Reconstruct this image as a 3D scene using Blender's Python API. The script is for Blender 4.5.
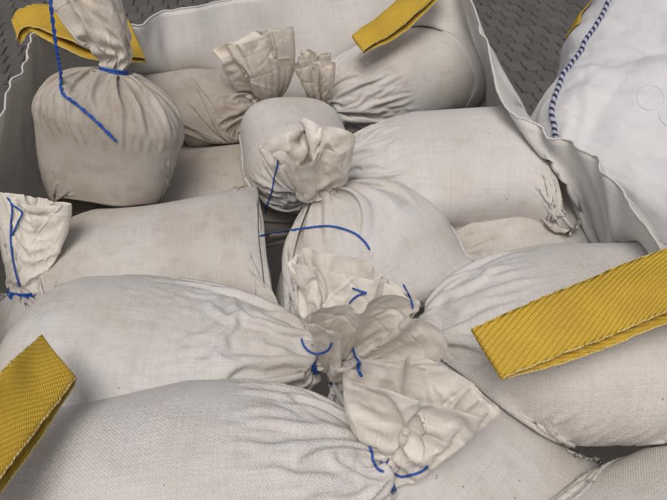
import bpy, math, random
import numpy as np
from mathutils import Vector, Matrix

# ------------------------------------------------------------------ clear
for o in list(bpy.data.objects):
    bpy.data.objects.remove(o, do_unlink=True)
scene = bpy.context.scene
COL = scene.collection

# ------------------------------------------------------------------ camera
W0, H0, F0 = 667.0, 500.0, 620.0          # photograph size and focal length in its pixels
PITCH = math.radians(40.5)
CAM = np.array([0.0, 0.0, 1.53])
cam_d = bpy.data.cameras.new('camera')
cam = bpy.data.objects.new('camera', cam_d)
COL.objects.link(cam)
cam.location = CAM
cam.rotation_euler = (math.pi / 2 - PITCH, 0, 0)
cam_d.sensor_fit = 'HORIZONTAL'
cam_d.sensor_width = 36.0
cam_d.lens = 36.0 * F0 / W0
cam_d.clip_start = 0.02
cam_d.clip_end = 300
scene.camera = cam
cam_d.dof.use_dof = True
cam_d.dof.focus_distance = 1.0
cam_d.dof.aperture_fstop = 14

# ------------------------------------------------------------------ light
world = bpy.data.worlds.new('World')
scene.world = world
world.use_nodes = True
wn = world.node_tree.nodes
wl = world.node_tree.links
bg = wn['Background']
sky = wn.new('ShaderNodeTexSky')
sky.sky_type = 'NISHITA'
sky.sun_disc = False
SUN_EL, SUN_AZ = math.radians(64), math.radians(-170)   # azimuth from +y (away from the camera) towards +x
sky.sun_elevation = SUN_EL
sky.sun_rotation = SUN_AZ
sky.air_density = 0.6
sky.dust_density = 9.0
sky.ozone_density = 1.0
wl.new(sky.outputs[0], bg.inputs[0])
bg.inputs[1].default_value = 0.06
sun_d = bpy.data.lights.new('sun', 'SUN')
sun_d.energy = 0.8
sun_d.angle = math.radians(30)
sun_d.color = (1.0, 0.975, 0.94)
sun = bpy.data.objects.new('sun', sun_d)
COL.objects.link(sun)
sd = Vector((math.sin(SUN_AZ) * math.cos(SUN_EL), math.cos(SUN_AZ) * math.cos(SUN_EL), math.sin(SUN_EL)))
sun.rotation_euler = sd.to_track_quat('Z', 'Y').to_euler()
sun.location = (3, 3, 6)

scene.render.engine = 'CYCLES'
scene.view_settings.view_transform = 'Standard'
scene.view_settings.look = 'None'
scene.view_settings.gamma = 1.0
scene.view_settings.use_curve_mapping = False
scene.view_settings.exposure = 0.25
scene.cycles.use_adaptive_sampling = True
scene.cycles.adaptive_threshold = 0.025
scene.cycles.max_bounces = 6
scene.cycles.diffuse_bounces = 3
scene.cycles.glossy_bounces = 2

# ------------------------------------------------------------------ helpers
CR = np.array([1.0, 0, 0])
CF = np.array([0, math.cos(PITCH), -math.sin(PITCH)])
CU = np.array([0, math.sin(PITCH), math.cos(PITCH)])


def ray(px, py):
    return CR * ((px - W0 / 2) / F0) + CU * (-(py - H0 / 2) / F0) + CF


def at(px, py, z):
    """world point at height z that the photograph shows at (px, py)"""
    d = ray(px, py)
    return CAM + d * ((z - CAM[2]) / d[2])


def pix(P):
    q = np.asarray(P) - CAM
    d = q @ CF
    return np.stack([W0 / 2 + F0 * (q @ CR) / d, H0 / 2 - F0 * (q @ CU) / d], -1)


def cv(r, u, t):
    """direction: r to the right, u up in the picture, t towards the viewer"""
    v = CR * r + CU * u - CF * t
    return v / np.linalg.norm(v)


def nrm(v):
    return v / (np.linalg.norm(v) + 1e-12)


def set_tags(o, label=None, cat=None, group=None, kind=None):
    if label: o['label'] = label
    if cat: o['category'] = cat
    if group: o['group'] = group
    if kind: o['kind'] = kind
    return o


def empty(name, loc):
    o = bpy.data.objects.new(name, None)
    o.empty_display_size = 0.05
    COL.objects.link(o)
    o.location = loc
    return o


def link(name, me, mat=None, parent=None):
    o = bpy.data.objects.new(name, me)
    COL.objects.link(o)
    if mat:
        me.materials.append(mat)
    if parent is not None:
        o.parent = parent
        o.matrix_parent_inverse = Matrix.Translation(-Vector(parent.location))
    return o


def grid_mesh(name, P, wrap, uv=None):
    """quads over a grid of points P[v, u, 3]; uv[v, u(+1), 2] in metres"""
    nv, nu = P.shape[:2]
    cu = nu if wrap else nu - 1
    v, u = np.meshgrid(np.arange(nv - 1), np.arange(cu), indexing='ij')
    u1 = (u + 1) % nu
    F = np.stack([v * nu + u, v * nu + u1, (v + 1) * nu + u1, (v + 1) * nu + u], -1).reshape(-1, 4)
    me = bpy.data.meshes.new(name)
    me.vertices.add(nv * nu)
    me.vertices.foreach_set('co', P.reshape(-1).astype(np.float32))
    me.loops.add(F.size)
    me.loops.foreach_set('vertex_index', F.reshape(-1).astype(np.int32))
    me.polygons.add(len(F))
    me.polygons.foreach_set('loop_start', np.arange(0, F.size, 4, dtype=np.int32))
    me.polygons.foreach_set('use_smooth', np.ones(len(F), dtype=bool))
    if uv is not None:
        ul = me.uv_layers.new(name='UVMap')
        un = u + 1
        U = np.stack([uv[v, u], uv[v, un], uv[v + 1, un], uv[v + 1, u]], 2).reshape(-1)
        ul.data.foreach_set('uv', U.astype(np.float32))
    me.update(calc_edges=True)
    me.validate()
    return me


def spline(pts, n):
    """Catmull-Rom through pts, n points"""
    pts = np.asarray(pts, float)
    if len(pts) == 2:
        t = np.linspace(0, 1, n)[:, None]
        return pts[0] * (1 - t) + pts[1] * t
    ext = np.vstack([2 * pts[0] - pts[1], pts, 2 * pts[-1] - pts[-2]])
    seg = len(pts) - 1
    t = np.linspace(0, seg - 1e-6, n)
    i = t.astype(int)
    f = (t - i)[:, None]
    p0, p1, p2, p3 = ext[i], ext[i + 1], ext[i + 2], ext[i + 3]
    return 0.5 * (2 * p1 + (p2 - p0) * f + (2 * p0 - 5 * p1 + 4 * p2 - p3) * f ** 2 + (3 * p1 - p0 - 3 * p2 + p3) * f ** 3)


def tube_mesh(name, pts, rad, nseg=8, taper=False, uvscale=1.0):
    pts = np.asarray(pts, float)
    n = len(pts)
    T = np.gradient(pts, axis=0)
    T /= np.linalg.norm(T, axis=1)[:, None] + 1e-12
    N = np.zeros_like(pts)
    a = np.cross(T[0], [0.3, 0.2, 0.93])
    N[0] = nrm(a)
    for i in range(1, n):
        a = N[i - 1] - T[i] * np.dot(N[i - 1], T[i])
        N[i] = nrm(a)
    B = np.cross(T, N)
    th = np.linspace(0, 2 * np.pi, nseg, endpoint=False)
    r = np.full(n, rad)
    if taper:
        r = rad * np.clip(np.minimum(np.arange(n), np.arange(n)[::-1]) / 2.0 + 0.15, 0, 1)
    P = pts[:, None] + r[:, None, None] * (N[:, None] * np.cos(th)[None, :, None] + B[:, None] * np.sin(th)[None, :, None])
    s = np.concatenate([[0], np.cumsum(np.linalg.norm(np.diff(pts, axis=0), axis=1))])
    uv = np.zeros((n, nseg + 1, 2))
    uv[:, :, 0] = np.linspace(0, 1, nseg + 1)[None]
    uv[:, :, 1] = s[:, None] * uvscale
    return grid_mesh(name, P, True, uv)


# ------------------------------------------------------------------ materials
def new_mat(name):
    m = bpy.data.materials.new(name)
    m.use_nodes = True
    nt = m.node_tree
    nt.nodes.clear()
    out = nt.nodes.new('ShaderNodeOutputMaterial')
    return m, nt, out


class NT:
    """tiny node-graph writer"""
    def __init__(s, nt):
        s.nt = nt

    def n(s, typ, **kw):
        nd = s.nt.nodes.new(typ)
        for k, v in kw.items():
            setattr(nd, k, v)
        return nd

    def put(s, sock, v):
        if isinstance(v, bpy.types.NodeSocket):
            s.nt.links.new(v, sock)
        else:
            sock.default_value = v

    def math(s, op, a, b=None, c=None):
        nd = s.n('ShaderNodeMath', operation=op)
        s.put(nd.inputs[0], a)
        if b is not None: s.put(nd.inputs[1], b)
        if c is not None: s.put(nd.inputs[2], c)
        return nd.outputs[0]

    def noise(s, vec, scale, detail=4, rough=0.55, dist=0.0, dim='3D'):
        nd = s.n('ShaderNodeTexNoise', noise_dimensions=dim)
        s.put(nd.inputs['Vector'], vec)
        nd.inputs['Scale'].default_value = scale
        nd.inputs['Detail'].default_value = detail
        nd.inputs['Roughness'].default_value = rough
        nd.inputs['Distortion'].default_value = dist
        return nd.outputs['Fac']

    def ramp(s, f, lo, hi, a=0.0, b=1.0):
        nd = s.n('ShaderNodeMapRange')
        s.put(nd.inputs[0], f)
        nd.inputs[1].default_value = lo
        nd.inputs[2].default_value = hi
        nd.inputs[3].default_value = a
        nd.inputs[4].default_value = b
        return nd.outputs[0]

    def mix(s, f, a, b):
        nd = s.n('ShaderNodeMix', data_type='RGBA')
        s.put(nd.inputs[0], f)
        s.put(nd.inputs[6], a if isinstance(a, bpy.types.NodeSocket) else (*a, 1))
        s.put(nd.inputs[7], b if isinstance(b, bpy.types.NodeSocket) else (*b, 1))
        return nd.outputs[2]


def weave_height(g, uvs, w):
    """plain weave of flat tapes, w metres wide: height 0..1"""
    sep = g.n('ShaderNodeSeparateXYZ')
    g.put(sep.inputs[0], uvs)
    x = g.math('DIVIDE', sep.outputs[0], w)
    y = g.math('DIVIDE', sep.outputs[1], w)
    fx, fy = g.math('FLOOR', x), g.math('FLOOR', y)
    chk = g.math('MODULO', g.math('ABSOLUTE', g.math('ADD', fx, fy)), 2.0)
    sx = g.math('ABSOLUTE', g.math('SINE', g.math('MULTIPLY', x, math.pi)))
    sy = g.math('ABSOLUTE', g.math('SINE', g.math('MULTIPLY', y, math.pi)))
    a = g.math('MULTIPLY', chk, sx)
    b = g.math('MULTIPLY', g.math('SUBTRACT', 1.0, chk), sy)
    return g.math('ADD', a, b)


def fabric(name, base, stain, stain_amt=0.5, weave=0.0026, bump=0.5, transl=0.12, tr_col=(0.85, 0.68, 0.42),
           seed=0.0, rough=0.5, specks=0.0, tape_v=(0.94, 1.02), grain=2.2):
    m, nt, out = new_mat(name)
    g = NT(nt)
    uv = g.n('ShaderNodeUVMap').outputs[0]
    tc = g.n('ShaderNodeTexCoord')
    obj = g.n('ShaderNodeMapping')
    g.put(obj.inputs[0], tc.outputs['Object'])
    obj.inputs[1].default_value = (seed * 1.7, seed * 0.9, seed * 2.3)
    ob = obj.outputs[0]
    h = weave_height(g, uv, weave)
    n1 = g.noise(ob, 7.0, 3, 0.6)
    n2 = g.noise(ob, 34.0, 2, 0.6)
    # long thin variations along the tapes
    st = g.n('ShaderNodeMapping')
    g.put(st.inputs[0], uv)
    st.inputs[3].default_value = (380, 8, 1)
    n3 = g.noise(st.outputs[0], 1.0, 0, 0.5, dim='2D')
    st2 = g.n('ShaderNodeMapping')
    g.put(st2.inputs[0], uv)
    st2.inputs[3].default_value = (8, 380, 1)
    n4 = g.noise(st2.outputs[0], 1.0, 0, 0.5, dim='2D')
    f = g.math('MULTIPLY', g.ramp(n1, 0.42, 0.72), stain_amt)
    col = g.mix(f, base, stain)
    f2 = g.math('MULTIPLY', g.ramp(n2, 0.5, 0.85), stain_amt * 0.7)
    col = g.mix(f2, col, tuple(c * 0.72 for c in stain))
    tape = g.math('ADD', g.math('MULTIPLY', n3, 0.5), g.math('MULTIPLY', n4, 0.5))
    dk = g.math('ADD', g.ramp(tape, 0.3, 0.7, tape_v[0], tape_v[1]), g.math('MULTIPLY', g.math('SUBTRACT', h, 0.6), 0.10))
    mul = g.n('ShaderNodeMix', data_type='RGBA', blend_type='MULTIPLY')
    mul.inputs[0].default_value = 1.0
    g.put(mul.inputs[6], col)
    cmb = g.n('ShaderNodeCombineColor')
    for i in range(3): g.put(cmb.inputs[i], dk)
    g.put(mul.inputs[7], cmb.outputs[0])
    col = mul.outputs[2]
    if specks > 0:
        vo = g.n('ShaderNodeTexVoronoi')
        g.put(vo.inputs['Vector'], ob)
        vo.inputs['Scale'].default_value = 90
        sp = g.ramp(vo.outputs['Distance'], 0.10, 0.16, 1.0, 0.0)
        sepc = g.n('ShaderNodeSeparateColor')
        g.put(sepc.inputs[0], vo.outputs['Color'])
        gate = g.math('GREATER_THAN', sepc.outputs[0], 1.0 - specks)
        col = g.mix(g.math('MULTIPLY', g.math('MULTIPLY', sp, gate), 0.65), col, (0.16, 0.11, 0.06))
    bs = g.n('ShaderNodeBsdfPrincipled')
    g.put(bs.inputs['Base Color'], col)
    bs.inputs['Roughness'].default_value = rough
    bs.inputs['Specular IOR Level'].default_value = 0.4
    bp = g.n('ShaderNodeBump')
    bp.inputs['Strength'].default_value = bump
    bp.inputs['Distance'].default_value = 0.0006
    hh = g.math('ADD', h, g.math('MULTIPLY', tape, 0.8))
    hh = g.math('ADD', hh, g.math('MULTIPLY', g.noise(ob, 210.0, 1, 0.6), grain))
    g.put(bp.inputs['Height'], hh)
    g.put(bs.inputs['Normal'], bp.outputs[0])
    if transl > 0:
        tr = g.n('ShaderNodeBsdfTranslucent')
        mm = g.n('ShaderNodeMix', data_type='RGBA', blend_type='MULTIPLY')
        mm.inputs[0].default_value = 1.0
        g.put(mm.inputs[6], col)
        mm.inputs[7].default_value = (*tr_col, 1)
        g.put(tr.inputs[0], mm.outputs[2])
        mx = g.n('ShaderNodeMixShader')
        mx.inputs[0].default_value = transl
        nt.links.new(bs.outputs[0], mx.inputs[1])
        nt.links.new(tr.outputs[0], mx.inputs[2])
        nt.links.new(mx.outputs[0], out.inputs[0])
    else:
        nt.links.new(bs.outputs[0], out.inputs[0])
    return m


def webbing_mat():
    m, nt, out = new_mat('yellow_webbing')
    g = NT(nt)
    uv = g.n('ShaderNodeUVMap').outputs[0]
    sep = g.n('ShaderNodeSeparateXYZ')
    g.put(sep.inputs[0], uv)
    u, v = sep.outputs[0], sep.outputs[1]
    nz = g.noise(uv, 160, 3, 0.6)
    # diagonal twill ridges made of short yarns
    an = math.radians(24)
    nl = g.noise(uv, 40, 2, 0.5, dim='2D')
    q = g.math('SUBTRACT', g.math('MULTIPLY', u, math.sin(an) / 0.0066), g.math('MULTIPLY', v, math.cos(an) / 0.0066))
    q = g.math('ADD', q, g.math('ADD', g.math('MULTIPLY', nl, 0.25), g.math('MULTIPLY', nz, 0.22)))
    w = g.math('ADD', g.math('MULTIPLY', u, math.cos(an) / 0.0036), g.math('MULTIPLY', v, math.sin(an) / 0.0036))
    w = g.math('ADD', w, g.math('ADD', g.math('MULTIPLY', g.math('FLOOR', q), 0.37), g.math('MULTIPLY', nz, 0.4)))
    r1 = g.math('POWER', g.math('ABSOLUTE', g.math('SINE', g.math('MULTIPLY', q, math.pi))), 0.7)
    yarn = g.math('ABSOLUTE', g.math('SINE', g.math('MULTIPLY', w, math.pi)))
    h = g.math('ADD', g.math('MULTIPLY', r1, 0.7), g.math('MULTIPLY', g.math('MULTIPLY', yarn, r1), 0.5))
    tc = g.n('ShaderNodeTexCoord')
    n1 = g.noise(tc.outputs['Object'], 18, 4, 0.6)
    col = g.mix(g.ramp(n1, 0.35, 0.7), (0.68, 0.46, 0.05), (0.58, 0.38, 0.05))
    col = g.mix(g.ramp(r1, 0.35, 0.0, 0.0, 0.55), col, (0.34, 0.20, 0.02))
    fz = g.noise(uv, 420, 2, 0.5)
    col = g.mix(g.ramp(fz, 0.66, 0.80, 0.0, 0.45), col, (0.72, 0.58, 0.25))
    bs = g.n('ShaderNodeBsdfPrincipled')
    g.put(bs.inputs['Base Color'], col)
    bs.inputs['Roughness'].default_value = 0.55
    bs.inputs['Specular IOR Level'].default_value = 0.35
    bp = g.n('ShaderNodeBump')
    bp.inputs['Strength'].default_value = 0.8
    bp.inputs['Distance'].default_value = 0.0016
    g.put(bp.inputs['Height'], g.math('ADD', h, g.math('MULTIPLY', fz, 0.3)))
    g.put(bs.inputs['Normal'], bp.outputs[0])
    nt.links.new(bs.outputs[0], out.inputs[0])
    return m


def cord_mat(name, c1, c2, pitch=0.006):
    m, nt, out = new_mat(name)
    g = NT(nt)
    uv = g.n('ShaderNodeUVMap').outputs[0]
    sep = g.n('ShaderNodeSeparateXYZ')
    g.put(sep.inputs[0], uv)
    ph = g.math('ADD', g.math('MULTIPLY', sep.outputs[0], 2 * math.pi), g.math('MULTIPLY', sep.outputs[1], 2 * math.pi / pitch))
    s = g.ramp(g.math('SINE', ph), -1, 1)
    nz = g.noise(uv, 900, 2)
    col = g.mix(g.ramp(g.math('ADD', s, g.math('MULTIPLY', nz, 0.4)), 0.55, 0.75), c1, c2)
    bs = g.n('ShaderNodeBsdfPrincipled')
    g.put(bs.inputs['Base Color'], col)
    bs.inputs['Roughness'].default_value = 0.5
    bp = g.n('ShaderNodeBump')
    bp.inputs['Strength'].default_value = 0.7
    bp.inputs['Distance'].default_value = 0.001
    g.put(bp.inputs['Height'], s)
    g.put(bs.inputs['Normal'], bp.outputs[0])
    nt.links.new(bs.outputs[0], out.inputs[0])
    return m


def stone_mat(name, c1, c2, c3):
    m, nt, out = new_mat(name)
    g = NT(nt)
    geo = g.n('ShaderNodeNewGeometry')
    pos = geo.outputs['Position']
    oi = g.n('ShaderNodeObjectInfo')
    n1 = g.noise(pos, 30, 6, 0.7)
    n2 = g.noise(pos, 170, 3, 0.6)
    n3 = g.noise(pos, 2.5, 3, 0.5)
    col = g.mix(g.ramp(n1, 0.35, 0.7), c1, c2)
    col = g.mix(g.ramp(n2, 0.52, 0.72, 0.0, 0.8), col, c3)
    col = g.mix(g.ramp(n3, 0.4, 0.7, 0.0, 0.5), col, c1)
    col = g.mix(g.math('MULTIPLY', oi.outputs['Random'], 0.45), col, tuple(x * 0.6 for x in c1))
    bs = g.n('ShaderNodeBsdfPrincipled')
    g.put(bs.inputs['Base Color'], col)
    bs.inputs['Roughness'].default_value = 0.85
    bp = g.n('ShaderNodeBump')
    bp.inputs['Strength'].default_value = 0.9
    bp.inputs['Distance'].default_value = 0.006
    g.put(bp.inputs['Height'], g.math('ADD', n1, g.math('MULTIPLY', n2, 0.6)))
    g.put(bs.inputs['Normal'], bp.outputs[0])
    nt.links.new(bs.outputs[0], out.inputs[0])
    return m


M_WEB = webbing_mat()
M_BLUE = cord_mat('blue_cord', (0.018, 0.075, 0.36), (0.03, 0.13, 0.52), 0.007)
M_ROPE = cord_mat('navy_white_rope', (0.022, 0.03, 0.09), (0.42, 0.45, 0.54), 0.020)
M_THREAD = cord_mat('white_thread', (0.75, 0.74, 0.70), (0.80, 0.79, 0.76), 0.004)
M_PAVE = stone_mat('paving_stone', (0.11, 0.106, 0.10), (0.14, 0.136, 0.13), (0.20, 0.195, 0.185))
M_JOINT = stone_mat('paving_joint', (0.065, 0.062, 0.058), (0.08, 0.077, 0.072), (0.11, 0.105, 0.10))
M_SEAM = fabric('sack_hem', (0.76, 0.74, 0.69), (0.5, 0.42, 0.3), 0.5, seed=9)


# ------------------------------------------------------------------ cloth solver (position based, on a grid)
def _pair(A, B, rest, wA, wB, k_s, k_c):
    d = B - A
    L = np.sqrt((d * d).sum(-1, keepdims=True)) + 1e-9
    c = L - rest
    k = np.where(c > 0, k_s, k_c).astype(np.float32)
    c = d * (k * c / L / (wA + wB + 1e-9))
    return c * wA, -c * wB


class Cloth:
    def __init__(s, P, du, dv, wrap, W=None):
        s.P = P.astype(np.float32)
        s.prev = s.P.copy()
        s.wrap = wrap
        nv, nu = P.shape[:2]
        s.du = np.broadcast_to(np.asarray(du, np.float32).reshape(-1, 1, 1), (nv, 1, 1)).copy()
        s.dv = np.float32(dv)
        s.W = np.ones((nv, nu, 1), np.float32) if W is None else W.astype(np.float32)

    def _rows(s, off, shift, rest_fn, step=1, ks=1.0, kc=1.0):
        P, W = s.P, s.W
        nv = P.shape[0]
        # pairs (v, v+step) in two colours
        idx = np.arange(0, nv - step)
        idx = idx[(idx // step) % 2 == off]
        if len(idx) == 0: return
        A, wA = P[idx], W[idx]
        B, wB = P[idx + step], W[idx + step]
        if shift:
            B, wB = np.roll(B, -shift, 1), np.roll(wB, -shift, 1)
        rest = rest_fn(idx)
        cA, cB = _pair(A, B, rest, wA, wB, ks, kc)
        if shift and not s.wrap:
            if shift > 0:
                cA[:, -shift:] = 0; cB[:, -shift:] = 0
            else:
                cA[:, :-shift] = 0; cB[:, :-shift] = 0
        P[idx] += cA
        if shift:
            cB = np.roll(cB, shift, 1)
        P[idx + step] += cB

    def _cols(s, off, step=1, ks=1.0, kc=1.0, mult=1.0):
        P, W = s.P, s.W
        nu = P.shape[1]
        idx = np.arange(0, nu if s.wrap else nu - step)
        idx = idx[(idx // step) % 2 == off]
        j = (idx + step) % nu
        cA, cB = _pair(P[:, idx], P[:, j], s.du * (step * mult), W[:, idx], W[:, j], ks, kc)
        P[:, idx] += cA
        P[:, j] += cB

    def run(s, n, grav=0.0, damp=0.85, kc=0.8, shear=0.35, bend=0.08, each=None, every=2):
        dv = s.dv
        for it in range(n):
            V = (s.P - s.prev) * damp
            s.prev = s.P.copy()
            s.P += V * s.W
            if grav:
                s.P[..., 2:3] -= grav * s.W
            if each is not None and it % every == 0:
                each(s, it / n)
            for o in (0, 1):
                s._rows(o, 0, lambda i: dv, 1, 1.0, kc)
                s._cols(o, 1, 1.0, kc)
            if shear:
                dg = lambda i: np.sqrt(s.du[i] ** 2 + dv ** 2)
                for o in (0, 1):
                    s._rows(o, 1, dg, 1, shear, shear)
                    s._rows(o, -1, dg, 1, shear, shear)
            if bend:
                for o in (0, 1):
                    s._rows(o, 0, lambda i: 2 * dv, 2, 0.0, bend)
                    s._cols(o, 2, 0.0, bend)

    def refine(s):
        def up(X, ax, wrap):
            n = X.shape[ax]
            X = np.moveaxis(X, ax, 0)
            if wrap:
                A = X
                p, q, r = np.roll(X, 1, 0), np.roll(X, -1, 0), np.roll(X, -2, 0)
                mid = (9 * (A + q) - p - r) / 16
                Y = np.empty((2 * n,) + X.shape[1:], X.dtype)
                Y[0::2] = X; Y[1::2] = mid
            else:
                E = np.concatenate([2 * X[:1] - X[1:2], X, 2 * X[-1:] - X[-2:-1]])
                mid = (9 * (E[1:-2] + E[2:-1]) - E[:-3] - E[3:]) / 16
                Y = np.empty((2 * n - 1,) + X.shape[1:], X.dtype)
                Y[0::2] = X; Y[1::2] = mid
            return np.moveaxis(Y, 0, ax)
        s.P = np.ascontiguousarray(up(up(s.P, 0, False), 1, s.wrap))
        s.prev = s.P.copy()
        W = (up(up(s.W, 0, False), 1, s.wrap) > 0.5).astype(np.float32)
        s.W = np.ascontiguousarray(W)
        s.du = np.ascontiguousarray(up(s.du, 0, False)) / 2
        s.dv = np.float32(s.dv / 2)


# ------------------------------------------------------------------ sand fill of a sack
class Fill:
    def __init__(s, P0, P1, A, B, C, rn=0.016, end='flat', sag=0.0, bow=0.0, ey=None, n=2.25, tn=0.30, tb=0.22, lump=0.03, seed=1, taper=0.0):
        s.P0, s.P1 = np.asarray(P0, float), np.asarray(P1, float)
        s.L = np.linalg.norm(s.P1 - s.P0)
        ex = (s.P1 - s.P0) / s.L
        if ey is None:
            ey = np.cross([0, 0, 1.0], ex)
        ey = np.asarray(ey, float)
        ey = nrm(ey - ex * np.dot(ey, ex))
        ez = np.cross(ex, ey)
        s.R = np.stack([ex, ey, ez], 1)
        s.A, s.B, s.n, s.sag, s.bow = A, B, n, sag, bow
        t = np.linspace(0, 1, 160)
        q = np.clip(t / tb, 0, 1)
        upb = (1 - (1 - q) ** 2.2) ** 0.5
        sm = q * q * (3 - 2 * q)
        if end == 'flat':
            a = 0.235 * C * (1 - sm) + A * sm
            b = np.maximum(B * upb, 0.003)
        else:
            a = np.maximum(A * (0.30 + 0.70 * upb), 0.01)
            b = np.maximum(B * upb, 0.003)
        a = a * (1 - taper * (1 - t)); b = b * (1 - taper * (1 - t))
        q = np.clip((1 - t) / tn, 0, 1)
        f = (1 - (1 - q) ** 2.3) ** (1 / 1.7)
        s.t, s.a, s.b = t, rn + (a - rn) * f, rn + (b - rn) * np.maximum(f, 0) if end != 'flat' else np.where(t < tb, b, rn + (b - rn) * f)
        s.ins = 1 - 0.40 * np.clip((t - (1 - 1.25 * tn)) / (1.25 * tn), 0, 1) ** 1.2
        s.ca, s.cb = s.a * s.ins, s.b * s.ins
        s.rn = rn
        rng = np.random.RandomState(seed)
        s.lm = [(rng.randint(1, 5), rng.uniform(4, 16), rng.uniform(0, 6.28), lump * rng.uniform(0.3, 1) / 2) for _ in range(7)]
        r = max(A, B) * 1.3 + 0.03
        corners = np.stack([s.P0, s.P1])
        s.lo, s.hi = corners.min(0) - r, corners.max(0) + r

    def off(s, t):
        w = 4 * t * (1 - t)
        return s.bow * w, -s.sag * w

    def lumps(s, th, x):
        o = 0
        for k, m, p, a in s.lm:
            o = o + a * np.sin(k * th + m * x + p)
        return 1 + o

    def point(s, t, th, scale=1.0):
        a, b = np.interp(t, s.t, s.a), np.interp(t, s.t, s.b)
        c, d = np.cos(th), np.sin(th)
        r = (np.abs(c) ** s.n + np.abs(d) ** s.n) ** (-1 / s.n)
        r = r * s.lumps(th, t * s.L) * scale
        oy, oz = s.off(t)
        q = np.stack([t * s.L + 0 * r, a * r * c + oy, b * r * d + oz], -1)
        return s.P0 + q @ s.R.T

    def radial(s, P):
        q = (P - s.P0) @ s.R
        t = np.clip(q[..., 0] / s.L, 0, 1)
        oy, oz = s.off(t)
        y, z = q[..., 1] - oy, q[..., 2] - oz
        a, b = np.interp(t, s.t, s.ca), np.interp(t, s.t, s.cb)
        ya, zb = y / a, z / b
        th = np.arctan2(zb, ya)
        r = (np.abs(ya) ** s.n + np.abs(zb) ** s.n) ** (1 / s.n) / s.lumps(th, q[..., 0])
        return q, y, z, oy, oz, r

    def shrink(s, P, k):
        """hold P outside the sand (r >= 1) and draw it towards the sand by the share k"""
        q, y, z, oy, oz, r = s.radial(P)
        r = np.maximum(r, 1e-3)
        sc = np.where(r < 1, 1 / r, 1 - k * (1 - 1 / r))
        q2 = np.stack([q[..., 0], y * sc + oy, z * sc + oz], -1)
        return s.P0 + q2 @ s.R.T

    def pushout(s, P, deep=0.0):
        sel = ((P > s.lo) & (P < s.hi)).all(-1)
        if not sel.any():
            return P
        X = P[sel]
        q, y, z, oy, oz, r = s.radial(X)
        inside = (r < 1.03) & (r > deep) & (q[..., 0] > 0) & (q[..., 0] < s.L)
        if not inside.any():
            return P
        r = np.maximum(r, 0.25)
        sc = np.where(inside, 1.03 / r, 1)
        q2 = np.stack([q[..., 0], y * sc + oy, z * sc + oz], -1)
        P = P.copy()
        P[sel] = np.where(inside[:, None], s.P0 + q2 @ s.R.T, X)
        return P


FILLS = []


def normals(P, wrap=True):
    if wrap:
        tu = np.roll(P, -1, 1) - np.roll(P, 1, 1)
    else:
        tu = np.gradient(P, axis=1)
    N = np.cross(tu, np.gradient(P, axis=0))
    return N / (np.linalg.norm(N, axis=-1, keepdims=True) + 1e-12)


def creases(U, V, n, amp, width, reach, rng):
    """height of n pressed-in straight folds over the cloth coordinates U, V (metres)"""
    h = np.zeros(np.broadcast(U, V).shape)
    u0, u1, v0, v1 = U.min(), U.max(), V.min(), V.max()
    for _ in range(n):
        cu, cv_ = rng.uniform(u0, u1), rng.uniform(v0, v1)
        a = rng.uniform(0, math.pi)
        du, dw = U - cu, V - cv_
        q = du * math.cos(a) + dw * math.sin(a)
        l = -du * math.sin(a) + dw * math.cos(a)
        w = width * rng.uniform(0.5, 1.5)
        h += rng.choice([-1, 1]) * rng.uniform(0.3, 1) * amp * np.maximum(0, 1 - np.abs(q) / w) * np.exp(-(l / (reach * rng.uniform(0.5, 1.5))) ** 2)
    return h


def facets(U, V, period, cell, amp, rng):
    """crumpled sheet: flat triangles with random corner heights; U runs round a loop of length period"""
    n = max(4, int(round(period / cell)))
    m = int(np.ceil((V.max() - V.min()) / cell)) + 6
    Hh = rng.uniform(-amp, amp, (m, n))
    a = 2 * np.pi / period
    x = U / period * n + 0.30 * np.sin(3 * a * U + V * (1.8 / cell) + rng.uniform(0, 6)) + 0.25 * np.sin(7 * a * U - V * (1.3 / cell) + rng.uniform(0, 6))
    y = (V - V.min()) / cell + 2 + 0.35 * np.sin(5 * a * U + rng.uniform(0, 6)) + 0.3 * np.sin(V * (2.6 / cell) + 2 * a * U + rng.uniform(0, 6))
    x, y = np.broadcast_arrays(x, y)
    i, j = np.floor(x).astype(int), np.clip(np.floor(y).astype(int), 0, m - 2)
    f, g = x - i, y - j
    i0, i1 = i % n, (i + 1) % n
    h00, h10, h01, h11 = Hh[j, i0], Hh[j, i1], Hh[j + 1, i0], Hh[j + 1, i1]
    return np.where(f + g < 1, h00 + f * (h10 - h00) + g * (h01 - h00), h11 + (1 - f) * (h01 - h11) + (1 - g) * (h10 - h11))


def ripple(th, k, rng):
    p = rng.uniform(0, 6.28, 4)
    w = th + 0.30 * np.sin(th + p[0]) + 0.18 * np.sin(2 * th + p[1])
    return 0.7 * np.sin(k * w + p[2]) + 0.3 * np.sin((2 * k - 3) * w + p[3])


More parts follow.
